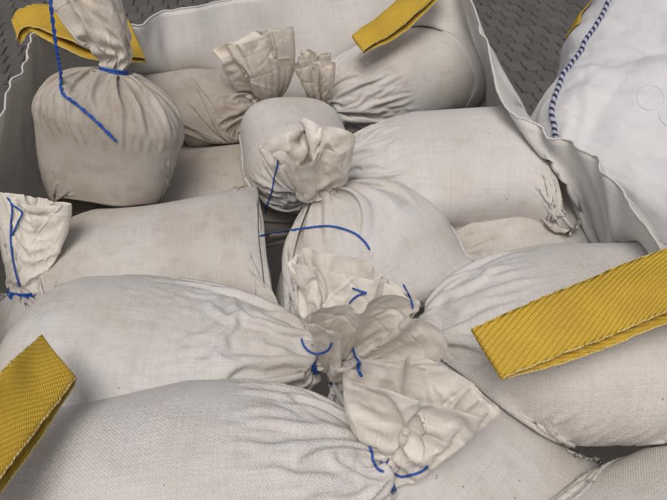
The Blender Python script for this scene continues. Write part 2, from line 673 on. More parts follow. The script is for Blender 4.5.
def make_sack(label, P0, P1, A, B, mouth=None, mats=None, C=None, end='flat', sag=0.0, bow=0.0, ey=None, seed=1,
              slack_u=1.035, slack_v=1.02, tn=0.30, tb=0.22, rn=0.015, n=2.25, lump=0.05, fine=True, group='tied sandbags in the bulk bag', pleats=11, turns=3, hidden=False, crumple=0.006, big=0.02, taper=0.0, pleat_amp=0.007, deep=0.72, pleat_len=1.0):
    rng = np.random.RandomState(seed)
    if C is None:
        h = ((A - B) / (A + B)) ** 2
        C = math.pi * (A + B) * (1 + 3 * h / (10 + math.sqrt(4 - 3 * h))) * slack_u * 1.02
    fill = Fill(P0, P1, A, B, C, rn, end, sag, bow, ey, n, tn, tb, lump, seed, taper)
    NU = 96 if not hidden else 64
    du = C / NU
    # arc length along the sack's side decides how the rows spread
    tt = np.linspace(0, 1, 400)
    mid = 0.5 * (np.interp(tt, fill.t, fill.a) + np.interp(tt, fill.t, fill.b))
    ds = np.sqrt((np.diff(tt) * fill.L) ** 2 + np.diff(mid) ** 2)
    S = np.concatenate([[0], np.cumsum(ds)])
    dv = du
    nb = int(S[-1] * slack_v / dv)
    tb_rows = np.interp(np.linspace(0, S[-1], nb + 1), S, tt)
    th = np.linspace(0, 2 * np.pi, NU, endpoint=False)
    rk, rk2 = ripple(th, pleats, rng), ripple(th, max(4, pleats // 2), rng)
    P = np.zeros((nb + 1, NU, 3))
    per = np.zeros(nb + 1)
    for i, t in enumerate(tb_rows):
        base = fill.point(t, th)
        p0 = np.linalg.norm(np.roll(base, -1, 0) - base, axis=1).sum()
        e = max(C / p0, 1.0)
        if t > 1 - 1.3 * tn:
            k = pleats
            w = np.clip((t - (1 - 1.3 * tn)) / (1.3 * tn), 0, 1)
            rp = rk * w + rk2 * (1 - w)
            dl = min(2 * math.sqrt(e - 1) / (k * w + max(4, k // 2) * (1 - w)), 0.55)
            base = fill.point(t, th, 1 + dl * (0.25 + rp))
        P[i] = base
        per[i] = np.linalg.norm(np.roll(base, -1, 0) - base, axis=1).sum()
    Wt = np.ones((nb + 1, NU, 1))
    tgt = None
    nm = 0
    if mouth is not None:
        Lm = mouth.get('len', 0.15)
        nm = int(Lm / dv)
        Pm = np.asarray(mouth['rim'], float)
        no = np.asarray(mouth['open'], float)
        wd = np.asarray(mouth['wide'], float)
        wd = nrm(wd - no * np.dot(wd, no))
        hd = np.cross(no, wd)
        wa, wb = mouth['size']
        ex = fill.R[:, 0]
        c0 = fill.P1
        D = np.linalg.norm(Pm - c0)
        b1 = c0 + ex * D * mouth.get('stiff', 0.25)
        b2 = Pm - no * D * 0.35
        kf = mouth.get('folds', 5)
        rr, rr2 = ripple(th, kf, rng), rk
        ring0 = P[-1] - c0
        Q = np.zeros((nm, NU, 3))
        tw = mouth.get('twist', 0.0)
        # carry the neck's frame along the path without twisting it
        frames, T0, yv, zv = [], ex, fill.R[:, 1], fill.R[:, 2]
        for i in range(nm):
            s_ = (i + 1) / nm
            T1 = nrm((1 - s_) ** 2 * (b1 - c0) + 2 * (1 - s_) * s_ * (b2 - b1) + s_ ** 2 * (Pm - b2))
            ax_ = np.cross(T0, T1)
            sn, cs = np.linalg.norm(ax_), np.dot(T0, T1)
            if sn > 1e-6:
                k_ = ax_ / sn
                rot_ = lambda v: v * cs + np.cross(k_, v) * sn + k_ * np.dot(k_, v) * (1 - cs)
                yv, zv = rot_(yv), rot_(zv)
            T0 = T1
            frames.append((yv, zv))
        ph0 = math.atan2(np.dot(wd, zv), np.dot(wd, yv))
        for i in range(nm):
            s_ = (i + 1) / nm
            cc = (1 - s_) ** 3 * c0 + 3 * (1 - s_) ** 2 * s_ * b1 + 3 * (1 - s_) * s_ ** 2 * b2 + s_ ** 3 * Pm
            g_ = s_ ** mouth.get('flare', 0.75)
            y0, z0 = frames[i]
            e1 = y0 * math.cos(ph0) + z0 * math.sin(ph0)
            e2 = -y0 * math.sin(ph0) + z0 * math.cos(ph0)
            aa = (1 - g_) * rn * 0.9 + g_ * wa
            bb = (1 - g_) * rn * 0.9 + g_ * wb
            c_, d_ = np.cos(th - ph0), np.sin(th - ph0)
            base = np.stack([aa * c_, bb * d_], -1)
            p0 = np.linalg.norm(np.roll(base, -1, 0) - base, axis=1).sum()
            e = max(C * mouth.get('fullness', 0.66) / p0, 1.0)
            wq = min(1, s_ * 2.2)
            rp = rr * wq + rr2 * (1 - wq)
            kk = kf * wq + pleats * (1 - wq)
            dl = min(2 * math.sqrt(e - 1) / kk, 0.5)
            sc = 1 + dl * rp
            Q[i] = cc + (aa * c_ * sc)[:, None] * e1 + (bb * d_ * sc)[:, None] * e2
        nz = rng.normal(size=(6, 3))
        for j in range(6):
            Q += 0.004 * nz[j] * np.sin(rng.uniform(2, 7) * th + rng.uniform(0, 6))[None, :, None] * np.linspace(0, 1, nm)[:, None, None]
        perm = np.linalg.norm(np.roll(Q, -1, 1) - Q, axis=2).sum(1)
        P = np.concatenate([P, Q])
        per = np.concatenate([per, perm])
        Wt = np.ones((nb + 1 + nm, NU, 1))
    cap = np.full(len(per), C)
    if nm:
        cap[nb + 1:] = C * mouth.get('fullness', 0.66)
    du_rows = np.minimum(cap, per * 1.03) / NU
    Wt[nb - 1:nb + 2] = 0
    P = P.astype(np.float64)
    if (P.shape[0] % 2) == 0: pass
    cl = Cloth(P, du_rows, dv, True, Wt)
    cl.nb = nb
    near = [f for f in FILLS if (f.lo < fill.hi).all() and (f.hi > fill.lo).all()]
    mtgt = P[nb + 2:].copy() if nm else None
    hug = mouth.get('hold', 0.03) if mouth else 0

    def each(c, fr, st={'lvl': 0}):
        n_b = c.nb
        X = c.P[:n_b - 1].astype(np.float64)
        kh = np.interp(np.arange(n_b - 1), np.linspace(0, n_b, nb + 1), hugrow)
        X = fill.shrink(X, kh[:, None])
        for f in near:
            X = f.pushout(X, deep)
        # closed bottom: the two layers of the seam row are sewn together
        if end == 'flat':
            r0 = X[0]
            m_ = r0.shape[0]
            mir = r0[(-np.arange(m_)) % m_]
            X[0] = 0.5 * (r0 + mir)
        else:
            X[0] = X[0].mean(0) + (X[0] - X[0].mean(0)) * 0.8
        c.P[:n_b - 1] = X
        if nm:
            Y = c.P[n_b + 2:].astype(np.float64)
            if c.tgt is not None and c.tgt.shape == Y.shape:
                kk = hug * max(0.0, 1 - fr * 1.5) + 0.0015
                Y += (c.tgt - Y) * kk
            Y[..., 2] -= 3.5e-5 if c.tgt is not None else 0
            for f in near + [fill]:
                Y = f.pushout(Y)
            c.P[n_b + 2:] = Y

    if nm:
        Nn = normals(cl.P.astype(np.float64))
        hm = creases(np.arange(NU)[None] * du, np.arange(nm)[:, None] * dv, 16, big, 0.045, 0.10, rng) * np.clip(np.arange(nm)[:, None] / 8.0, 0, 1)
        cl.P[nb + 1:] += (Nn[nb + 1:] * hm[..., None]).astype(np.float32) * cl.W[nb + 1:]
        cl.prev = cl.P.copy()
    hugrow = 0.10 - 0.095 * np.clip((tb_rows - (1 - 1.5 * tn)) / tn, 0, 1)
    cl.tgt = mtgt
    cl.run(110 if not hidden else 40, grav=2.0e-5, damp=0.8, kc=0.85, shear=0.25, bend=0.10, each=each)
    if fine and not hidden:
        cl.refine()
        cl.nb = nb * 2
        cl.tgt = None
        Nn = normals(cl.P.astype(np.float64))
        Ug = np.arange(cl.P.shape[1])[None] * (C / cl.P.shape[1])
        Vg = np.arange(cl.P.shape[0])[:, None] * float(cl.dv)
        hb = facets(Ug, Vg[:cl.nb], C, 0.085, 0.0045, rng) + facets(Ug, Vg[:cl.nb], C, 0.035, 0.0012, rng) + creases(Ug, Vg[:cl.nb], 16, 0.005, 0.05, 0.10, rng) + creases(Ug, Vg[:cl.nb], 40, 0.003, 0.018, 0.06, rng) + creases(Ug, Vg[:cl.nb], 90, 0.0013, 0.009, 0.03, rng)
        cl.P[:cl.nb] += (Nn[:cl.nb] * hb[..., None] * cl.W[:cl.nb]).astype(np.float32)
        if nm:
            ramp_ = np.clip(np.arange(cl.P.shape[0] - cl.nb)[:, None] / 14.0, 0, 1)
            hm = creases(Ug, Vg[cl.nb:], 30, 0.5 * crumple, 0.014, 0.05, rng) * ramp_
            cl.P[cl.nb:] += (Nn[cl.nb:] * hm[..., None] * cl.W[cl.nb:]).astype(np.float32)
        cl.prev = cl.P.copy()
        # fresh noise so that small creases can form
        cl.P += (rng.normal(size=cl.P.shape) * 0.00025 * cl.W).astype(np.float32)
        cl.run(34, grav=5.0e-6, damp=0.7, kc=0.85, shear=0.25, bend=0.22, each=each)
    if fine and not hidden and pleat_amp > 0:
        n_ = cl.nb
        X = cl.P[:n_ - 2].astype(np.float64)
        dist = (n_ - np.arange(n_ - 2))[:, None] * float(cl.dv)
        thf = np.linspace(0, 2 * np.pi, X.shape[1], endpoint=False)[None]
        hp = np.zeros((n_ - 2, X.shape[1]))
        for j in range(pleats * 2):
            t0_, wj, lj = rng.uniform(0, 6.28), rng.uniform(.05, .10), rng.uniform(.06, .19) * pleat_len
            dd = (thf - t0_ - rng.normal() * .6 * dist + np.pi) % (2 * np.pi) - np.pi
            prof = np.maximum(0, 1 - np.abs(dd) / (wj * (0.6 + dist / .12)))
            hp += rng.choice([-1, 1]) * pleat_amp * rng.uniform(.4, 1) * prof * np.clip(1 - dist / lj, 0, 1) * np.clip(dist / .03, .15, 1)
        cl.P[:n_ - 2] += (normals(X) * hp[..., None]).astype(np.float32)
        cl.prev = cl.P.copy()
        if nm:
            Y = cl.P[n_:].astype(np.float64)
            rr_ = np.clip((np.arange(Y.shape[0])[:, None] - 4) / 12.0, 0, 1)
            Ug = np.arange(Y.shape[1])[None] * (C / Y.shape[1])
            Vg = np.arange(Y.shape[0])[:, None] * float(cl.dv)
            hm = facets(Ug, Vg, C, 0.075, 1.3 * crumple, rng)
            cl.P[n_:] += (normals(Y) * (hm * rr_)[..., None]).astype(np.float32)
        cl.prev = cl.P.copy()
        cl.run(4, damp=0, kc=.3, shear=.1, bend=.1)
    P = cl.P.astype(np.float64)
    NUf, nbf = P.shape[1], cl.nb
    FILLS.append(fill)
    # uv in metres
    duf, dvf = C / NUf, float(cl.dv)
    uv = np.zeros((P.shape[0], NUf + 1, 2))
    uv[:, :, 0] = np.arange(NUf + 1)[None] * duf
    uv[:, :, 1] = np.arange(P.shape[0])[:, None] * dvf
    root = empty('sandbag', fill.P0)
    set_tags(root, label, 'sandbag', group)
    body = link('body', grid_mesh('body', P[:nbf + 1], True, uv[:nbf + 1]), mats[0], root)
    if nm:
        mc = Cloth(P[nbf:], np.full(P.shape[0] - nbf, duf), dvf, True)
        if fine and not hidden:
            mc.refine()
        MP = mc.P.astype(np.float64)
        d2, v2 = C / MP.shape[1], float(mc.dv)
        Um, Vm = np.arange(MP.shape[1])[None] * d2, np.arange(MP.shape[0])[:, None] * v2
        rr_ = np.clip((np.arange(MP.shape[0])[:, None] - 8) / 16.0, 0, 1)
        hm = facets(Um, Vm, C, 0.034, 0.24 * crumple, rng) + facets(Um, Vm, C, 0.013, 0.05 * crumple, rng) + creases(Um, Vm, 34, 0.0021, 0.006, 0.10, rng)
        MP = MP + normals(MP) * (hm * rr_)[..., None]
        # uneven cut edge
        MP[-1] += (MP[-1] - MP[-3]) * rng.uniform(-.12, .12, (MP.shape[1], 1))
        muv = np.zeros((MP.shape[0], MP.shape[1] + 1, 2))
        muv[:, :, 0] = np.arange(MP.shape[1] + 1)[None] * d2
        muv[:, :, 1] = np.arange(MP.shape[0])[:, None] * v2
        mo = link('gathered_mouth', grid_mesh('gathered_mouth', MP, True, muv), mats[1], root)
        if not hidden:
            top = MP[-15:]
            Nn = normals(MP)[-15:]
            sg = np.sign((Nn * (top - top.mean((0, 1)))).sum(-1).mean())
            Hh = top + Nn * sg * 0.0007
            Hh[-1] = top[-1]
            link('mouth_hem', grid_mesh('mouth_hem', Hh, True, muv[-15:]), mats[1], mo)
    # sewn bottom hem: a doubled strip along the closed edge
    if end == 'flat' and not hidden:
        half = P[0, :NUf // 2 + 1]
        out = nrm(fill.P0 - fill.P1)
        inner = P[2, :NUf // 2 + 1] * 0.5 + P[2, (-np.arange(NUf // 2 + 1)) % NUf] * 0.5
        dirs = half - inner
        dirs /= np.linalg.norm(dirs, axis=1)[:, None] + 1e-9
        G = np.stack([half - dirs * 0.002, half + dirs * 0.006, half + dirs * 0.012 + rng.normal(size=half.shape) * 0.0006])
        up = np.array([0, 0, 1.0])
        uv2 = np.zeros((6, G.shape[1] + 1, 2))
        uv2[:, :, 0] = np.arange(G.shape[1] + 1)[None] * duf
        uv2[:, :, 1] = np.arange(6)[:, None] * 0.006
        G2 = np.concatenate([G + fill.R[:, 2] * 0.0012, G[::-1] - fill.R[:, 2] * 0.0012])
        link('hem', grid_mesh('hem', G2, False, uv2), M_SEAM, root)
    info = dict(root=root, fill=fill, P=P, nb=nbf, neck=P[nbf].mean(0), ax=fill.R[:, 0], rn=rn)
    # cord wound round the neck
    if turns:
        rad = np.linalg.norm(P[nbf] - info['neck'], axis=1)
        rw = np.percentile(rad, 93) + 0.001
        m_ = 22 * turns
        a_ = np.linspace(0, 2 * np.pi * turns, m_)
        e1, e2 = fill.R[:, 1], fill.R[:, 2]
        pts = info['neck'] + (np.cos(a_)[:, None] * e1 + np.sin(a_)[:, None] * e2) * (rw + 0.0006 * rng.normal(size=m_)[:, None]) + fill.R[:, 0] * np.linspace(-0.006, 0.006, m_)[:, None]
        info['cord_end'] = pts[-1]
        link('tie_cord', tube_mesh('tie_cord', pts, 0.0022, 7, uvscale=1), M_BLUE, root)
    return info

# ------------------------------------------------------------------ ground and paving
def build_ground():
    me = bpy.data.meshes.new('ground')
    s = 60
    me.from_pydata([(-s, -s, -0.012), (s, -s, -0.012), (s, s, -0.012), (-s, s, -0.012)], [], [(0, 1, 2, 3)])
    g = link('ground', me, M_JOINT)
    set_tags(g, 'dark grey paved yard around the bulk bags', None, None, 'structure')
    g.pop('label', None)
    # wavy interlocking paver
    lx, ly, gap = 0.105, 0.135, 0.005
    def outline(sc, z):
        pts = []
        hx, hy = lx / 2 - gap / 2 - sc, ly / 2 - gap / 2 - sc
        w = 0.0045
        for (ax, ay, bx, by, nx, ny) in ((-hx, -hy, hx, -hy, 0, 1), (hx, -hy, hx, hy, 1, 0), (hx, hy, -hx, hy, 0, 1), (-hx, hy, -hx, -hy, 1, 0)):
            for k in range(4):
                f = k / 4
                o = 0 if k % 2 == 0 else (w if k == 1 else -w)
                if ax > bx or (ax == bx and ay > by): o = -o
                pts.append((ax + (bx - ax) * f + nx * o, ay + (by - ay) * f + ny * o, z))
        return pts
    o0, o1, o2 = outline(0, -0.012), outline(0, -0.006), outline(0.005, 0.0)
    n = len(o0)
    faces = [tuple(range(2 * n, 3 * n))]
    for r in range(2):
        for k in range(n):
            faces.append((r * n + k, r * n + (k + 1) % n, (r + 1) * n + (k + 1) % n, (r + 1) * n + k))
    variants = []
    rng = random.Random(4)
    for v in range(4):
        me = bpy.data.meshes.new('paving_stone')
        vs = [(x + rng.uniform(-.0015, .0015), y + rng.uniform(-.0015, .0015), z + (rng.uniform(-.0012, .0012) if i >= n else 0)) for i, (x, y, z) in enumerate(o0 + o1 + o2)]
        me.from_pydata(vs, [], faces)
        me.materials.append(M_PAVE)
        variants.append(me)
    spots, rest = [], []
    ca, sa = math.cos(0.06), math.sin(0.06)
    for r in range(-2, 54):
        for c in range(-40, 48):
            x0 = (c + (0.5 if r % 2 else 0)) * lx
            y0 = -0.4 + r * ly
            x, y = x0 * ca - y0 * sa, x0 * sa + y0 * ca
            p = pix((x, y, 0)) if y > 1.0 else (-99, -99)
            vis = (460 < p[0] < 590 and -14 < p[1] < 140) or (-12 < p[0] < 66 and -14 < p[1] < 130) or (105 < p[0] < 225 and -14 < p[1] < 30)
            (spots if vis else rest).append((x, y, rng.uniform(-.003, .002), rng.randrange(4)))
    spots.sort(key=lambda q: q[0] ** 2 + q[1] ** 2)
    rest += spots[300:]
    for x, y, z, v in spots[:300]:
        o = bpy.data.objects.new('paving_stone', variants[v])
        COL.objects.link(o)
        o.parent = g
        o.location = (x, y, z)
        o.rotation_euler = (rng.uniform(-.012, .012), rng.uniform(-.012, .012), 0.06)
    V, Fc = [], []
    for x, y, z, v in rest:
        b = len(V)
        for q in variants[v].vertices:
            V.append((q.co.x * ca - q.co.y * sa + x, q.co.x * sa + q.co.y * ca + y, q.co.z + z))
        Fc += [tuple(i + b for i in f) for f in faces]
    me = bpy.data.meshes.new('paving_field')
    me.from_pydata(V, [], Fc)
    o = link('paving_field', me, M_PAVE, g)
    o['kind'] = 'stuff'
    print('pavers', len(spots))


build_ground()

# ------------------------------------------------------------------ sacks
WARM = [fabric('sack_cloth_%d' % i, b, s, a, seed=i * 3.1, bump=bu, specks=sp, transl=0.0, weave=we) for i, (b, s, a, bu, sp, we) in enumerate([
    ((0.73, 0.725, 0.71), (0.55, 0.49, 0.40), 0.50, 0.75, 0.015, 0.0022),
    ((0.66, 0.645, 0.615), (0.48, 0.42, 0.335), 0.60, 0.65, 0.012, 0.0020),
    ((0.765, 0.755, 0.735), (0.62, 0.57, 0.49), 0.40, 0.8, 0.012, 0.0023),
    ((0.55, 0.52, 0.47), (0.39, 0.33, 0.25), 0.70, 0.55, 0.012, 0.0020),
    ((0.72, 0.715, 0.70), (0.52, 0.47, 0.39), 0.45, 0.8, 0.10, 0.0022)])]
MOUTH = [fabric('mouth_cloth_%d' % i, b, s, 0.25, seed=20 + i * 2.3, bump=0.5, transl=0.12, tr_col=(1.0, 0.88, 0.66), weave=0.0017, grain=0.6, rough=0.4) for i, (b, s) in enumerate([
    ((0.95, 0.925, 0.86), (0.86, 0.78, 0.63)),
    ((0.90, 0.86, 0.77), (0.76, 0.65, 0.48))])]

UP = np.array([0, 0, 1.0])
SK = {}


def sack(key, label, b, nck, A, B, mat=0, mmat=0, mouth=None, **kw):
    m = None
    if mouth:
        m = dict(mouth)
        m['rim'] = at(*m['rim'])
    SK[key] = make_sack(label, at(*b), at(*nck), A, B, m, (WARM[mat], MOUTH[mmat]), **kw)
    f = SK[key]
    bb = pix(f['P'][:f['nb']].reshape(-1, 3))
    print(key, 'body px', bb.min(0).round(), bb.max(0).round(), end=' ')
    if mouth:
        bb = pix(f['P'][f['nb']:].reshape(-1, 3))
        print('mouth px', bb.min(0).round(), bb.max(0).round())
    else:
        print()


# lower layer
sack('under_left', 'tan sandbag half hidden between the upright sack and the round-ended one', (90, 190, .65), (330, 200, .65), .165, .095, 3, turns=0, seed=7)
sack('under_right', 'large grey-white sandbag lying under the sack with frayed corner', (618, 216, .69), (410, 258, .69), .185, .115, 1, turns=0, seed=9, slack_v=1.03)
sack('edge', 'narrow stained sandbag with blue tie at the left edge of the bulk bag', (10, 430, .58), (22, 294, .775), .10, .06, 1, 0,
     dict(rim=(32, 192, .92), open=cv(0.1, 0.9, 0.35), wide=cv(1, 0.1, 0), size=(.060, .025), len=.20, folds=3, stiff=.15), seed=15, turns=3)
sack('front_mid', 'speckled white sandbag at the front under the flared mouth', (555, 575, .64), (345, 374, .78), .15, .10, 4, 0,
     dict(rim=(390, 314, .985), open=cv(0.05, 0.8, 0.6), wide=cv(1, 0.15, 0), size=(.086, .062), hold=.06, fullness=.70, len=.20, folds=4, stiff=.15), seed=13, turns=3)
sack('round', 'round-ended sandbag directly behind the middle open mouth', (284, 122, .76), (312, 200, .77), .125, .105, 0, 0, None, end='round', seed=4, tb=.3, turns=0)
sack('back_left', 'tan sandbag at the back whose mouth sticks up like a tongue', (95, 132, .74), (262, 104, .78), .135, .105, 3, 1,
     dict(rim=(250, 28, 1.0), open=cv(-0.5, 0.8, 0.1), wide=cv(0.8, 0.5, 0.1), size=(.085, .016), len=.26, folds=3, fullness=.6, stiff=.1, hold=.06), seed=2)
sack('back_right', 'pale sandbag against the back wall under the folded yellow strap', (480, 60, .765), (322, 102, .79), .14, .12, 0, 1,
     dict(rim=(314, 46, .95), open=cv(0.1, 0.9, 0.2), wide=cv(1, 0.0, 0.4), size=(.042, .025), len=.16, folds=5, stiff=.1, hold=.06), seed=3, end='round', tb=.3)
# upper layer
sack('left_flat', 'grey-white sandbag with flat sewn end lying below the upright sack', (287, 247, .745), (22, 280, .73), .15, .095, 1, seed=6, turns=0, tn=.22, tb=.3)
sack('middle', 'middle sandbag tied with a long blue cord, pleats fanning from its neck', (392, 328, .66), (322, 196, .84), .182, .12, 0, 0,
     dict(rim=(306, 136, .975), open=cv(0.0, 0.85, 0.5), wide=cv(0.9, 0.35, 0), size=(.076, .060), hold=.05, fullness=.70, len=.17, folds=4, stiff=.2), seed=8, ey=cv(1, .55, 0), pleats=13, pleat_amp=.015, pleat_len=1.4, tn=.42)
sack('front_right', 'white sandbag at the front corner with its rounded side to the gap', (540, 680, .69), (810, 490, .71), .15, .115, 2, seed=14, turns=0)
sack('right', 'plump sandbag with a frayed thread at its lower right corner', (546, 168, .81), (337, 172, .815), .155, .105, 2, 0, None, seed=5, slack_v=1.03, deep=1.1)
sack('left', 'large sandbag with deep wrinkles running into its tied right end', (12, 362, .755), (314, 356, .80), .155, .105, 0, 0,
     dict(rim=(352, 262, .94), open=cv(0.1, 0.85, 0.45), wide=cv(0.95, -0.3, 0), size=(.090, .030), len=.20, folds=4, stiff=.2), seed=10, slack_v=1.05, slack_u=1.09, tn=.50, deep=1.1, end='round', tb=.25)
sack('big_right', 'clean white sandbag lying under the yellow strap on the right', (790, 335, .79), (424, 338, .79), .175, .115, 2, 0, None, seed=11)
sack('front_left', 'nearest sandbag filling the lower left with a wide open tied mouth', (-110, 545, .70), (388, 470, .815), .15, .108, 2, 0,
     dict(rim=(441, 378, .955), open=cv(0.25, 0.7, 0.65), wide=cv(1, 0.05, 0), size=(.094, .036), len=.175, folds=4, stiff=.2), seed=12, sag=-.02, deep=1.1, pleat_amp=.005, slack_u=1.02)
sack('upright', 'tan sandbag standing upright with a blue cord hanging down its front', (98, 238, .70), (114, 72, 1.01), .172, .135, 3, 1,
     dict(rim=(80, -26, 1.18), open=cv(-0.2, 0.95, 0.1), wide=cv(1, 0.2, 0), size=(.060, .045), len=.20, folds=5, stiff=.4, flare=.6), seed=1, ey=cv(1, 0, 0), tb=.45, tn=.22, taper=.52, n=2.05, pleats=12, pleat_amp=.012, pleat_len=1.3, end='round', crumple=.003)

# ------------------------------------------------------------------ bulk bag
def bulk_bag():
    # rim points in order round the bag (left front, left, back, right, front), world x y z
    rim = [at(-190, 480, .97), at(-60, 230, .97), at(0, 112, .985), at(30, 30, 1.02), at(75, 20, 1.0), at(120, 21, .99), at(140, 23, .985), at(160, 9, .99), at(195, 8, .99),
           at(220, -3, 1.0), at(300, -14, 1.0), at(400, -30, 1.02), at(455, -35, 1.04), at(473, 5, 1.02), at(488, 41, 1.01), at(491, 78, .985), at(503, 102, .965), at(536, 126, .955),
           at(570, 136, .96), at(602, 170, .96), at(640, 217, .96), at(662, 252, .965), at(760, 380, .96), (.54, .16, .92), (.2, .06, .82), (-.2, .06, .82), (-.52, .14, .90)]
    rim = np.array(rim)
    n = len(rim)
    ctr = np.array([rim[:, 0].mean(), rim[:, 1].mean()])
    closed = np.vstack([rim, rim[:1]])
    s = np.concatenate([[0], np.cumsum(np.linalg.norm(np.diff(closed[:, :2], axis=0), axis=1))])
    NU, NV = 400, 70
    u = np.linspace(0, s[-1], NU, endpoint=False)
    R = np.stack([np.interp(u, s, closed[:, k]) for k in range(3)], 1)
    for _ in range(2):
        R = (np.roll(R, 1, 0) + 2 * R + np.roll(R, -1, 0)) / 4
    # body ring of the filled bag lower down: a rounded square a little wider than the rim
    c4 = np.array([at(30, 20, 1.0)[:2], at(455, -35, 1.04)[:2], [.52, .12], [-.52, .12]])
    cen = c4.mean(0)
    ang = np.arctan2(R[:, 1] - cen[1], R[:, 0] - cen[0])
    low = R.copy()
    q4 = np.array([[-.77, 1.40], [.42, 1.66], [.62, .10], [-.62, .10]])
    side = np.array([np.linalg.norm(q4[(k + 1) % 4] - q4[k]) for k in range(4)])
    anchors = [3, 12, 23, 26]                       # rim points that stand over the four corners
    fr_ = np.searchsorted(u, s[anchors])
    keys = np.array([s[3], s[12], s[23], s[26], s[3] + s[-1]])
    uu = np.where(u < keys[0], u + s[-1], u)
    for k in range(2):
        low[:, k] = np.interp(uu, keys, np.append(q4[:, k], q4[0, k]))
    for _ in range(40):
        low = (np.roll(low, 1, 0) + 2 * low + np.roll(low, -1, 0)) / 4
    P = np.zeros((NV, NU, 3))
    outw = np.stack([np.cos(ang), np.sin(ang)], 1)
    rng = np.random.RandomState(3)
    for i in range(NV):
        f = i / (NV - 1)
        z = R[:, 2] * f
        bulge = 0.03 * math.sin(math.pi * min(f / 0.92, 1)) + 0.0
        w = np.clip((f - 0.74) / 0.26, 0, 1) ** 1.1
        xy = low[:, :2] * (1 - w) + R[:, :2] * w + outw * bulge * (1 - w)
        P[i, :, :2] = xy
        P[i, :, 2] = z
    # faint folds
    for k in range(16):
        m = rng.randint(6, 46)
        a = 0.003 / (1 + m / 12)
        ph, tl = rng.uniform(0, 6.28), rng.uniform(-6, 6)
        f = np.linspace(0, 1, NV)[:, None]
        wv = a * np.sin(m * np.linspace(0, 2 * np.pi, NU, endpoint=False)[None] + ph + tl * f)
        P[:, :, :2] += (wv * (0.25 + f))[..., None] * outw[None]
    P = P[:, ::-1]
    Uw = np.arange(NU)[None] * (s[-1] / NU)
    hw = creases(Uw, np.linspace(0, 1, NV)[:, None], 150, .012, .035, .12, rng)
    hw += facets(Uw, np.linspace(0, 1, NV)[:, None], s[-1], .10, .007, rng) + facets(Uw, np.linspace(0, 1, NV)[:, None], s[-1], .045, .0025, rng)
    P += normals(P) * hw[..., None]
    du = np.linalg.norm(np.roll(P, -1, 1) - P, axis=2).mean(1)
    cl = Cloth(P, du * 1.012, 1.0 / (NV - 1) * 1.01, True)
    cl.W[:30] = 0
    base = P.copy()

    def each(c, fr):
        X = c.P.astype(np.float64)
        k = np.linspace(0.10, 0.02, NV)[:, None, None]
        X += (base - X) * k
        for f_ in FILLS:
            X[20:] = f_.pushout(X[20:])
        c.P[30:] = X[30:]
    cl.run(60, damp=.7, kc=.9, shear=.3, bend=.2, each=each)
    P = cl.P.astype(np.float64)
    for f_ in FILLS:
        P[20:] = f_.pushout(P[20:])
    uv = np.zeros((NV, NU + 1, 2))
    uv[:, :, 0] = np.arange(NU + 1)[None] * (s[-1] / NU)
    uv[:, :, 1] = np.arange(NV)[:, None] / (NV - 1)
    root = empty('bulk_bag', (cen[0], cen[1], 0))
    set_tags(root, 'open white bulk bag with yellow lifting straps holding the sandbags', 'bulk bag')
    w = link('bag_wall', grid_mesh('bag_wall', P, True, uv), M_BAG, root)
    so = w.modifiers.new('thick', 'SOLIDIFY')
    so.thickness = 0.0012
    so.offset = 0
    # folded hem with loose cut threads along the rim
    top, sub = P[-1], P[-3]
    d = top - sub
    d /= np.linalg.norm(d, axis=1)[:, None] + 1e-9
    jit = rng.normal(size=NU) * 0.0010
    hem = np.vstack([top, top[:1]]) + np.append(jit, jit[0])[:, None] * np.vstack([d, d[:1]])
    link('rim_hem', tube_mesh('rim_hem', hem, 0.0020, 7), M_THREAD, root)
    # floor of the bag
    ring = P[1].copy()
    V = [tuple(q + np.array([0, 0, .004])) for q in ring] + [(cen[0], cen[1], .006)]
    me = bpy.data.meshes.new('bag_floor')
    me.from_pydata(V, [], [(i, (i + 1) % NU, NU) for i in range(NU)])
    link('bag_floor', me, M_BAG, root)
    return root, P


M_BAG = fabric('bulk_bag_cloth', (0.92, 0.92, 0.905), (0.85, 0.83, 0.79), 0.3, weave=0.0022, bump=0.35, transl=0.30, tr_col=(1.0, 0.96, 0.88), seed=40)
M_BAG2 = fabric('clean_bag_cloth', (0.79, 0.80, 0.82), (0.72, 0.73, 0.74), 0.3, weave=0.0022, bump=0.3, transl=0.08, tr_col=(0.9, 0.9, 0.85), seed=50)
BAG, BAGP = bulk_bag()


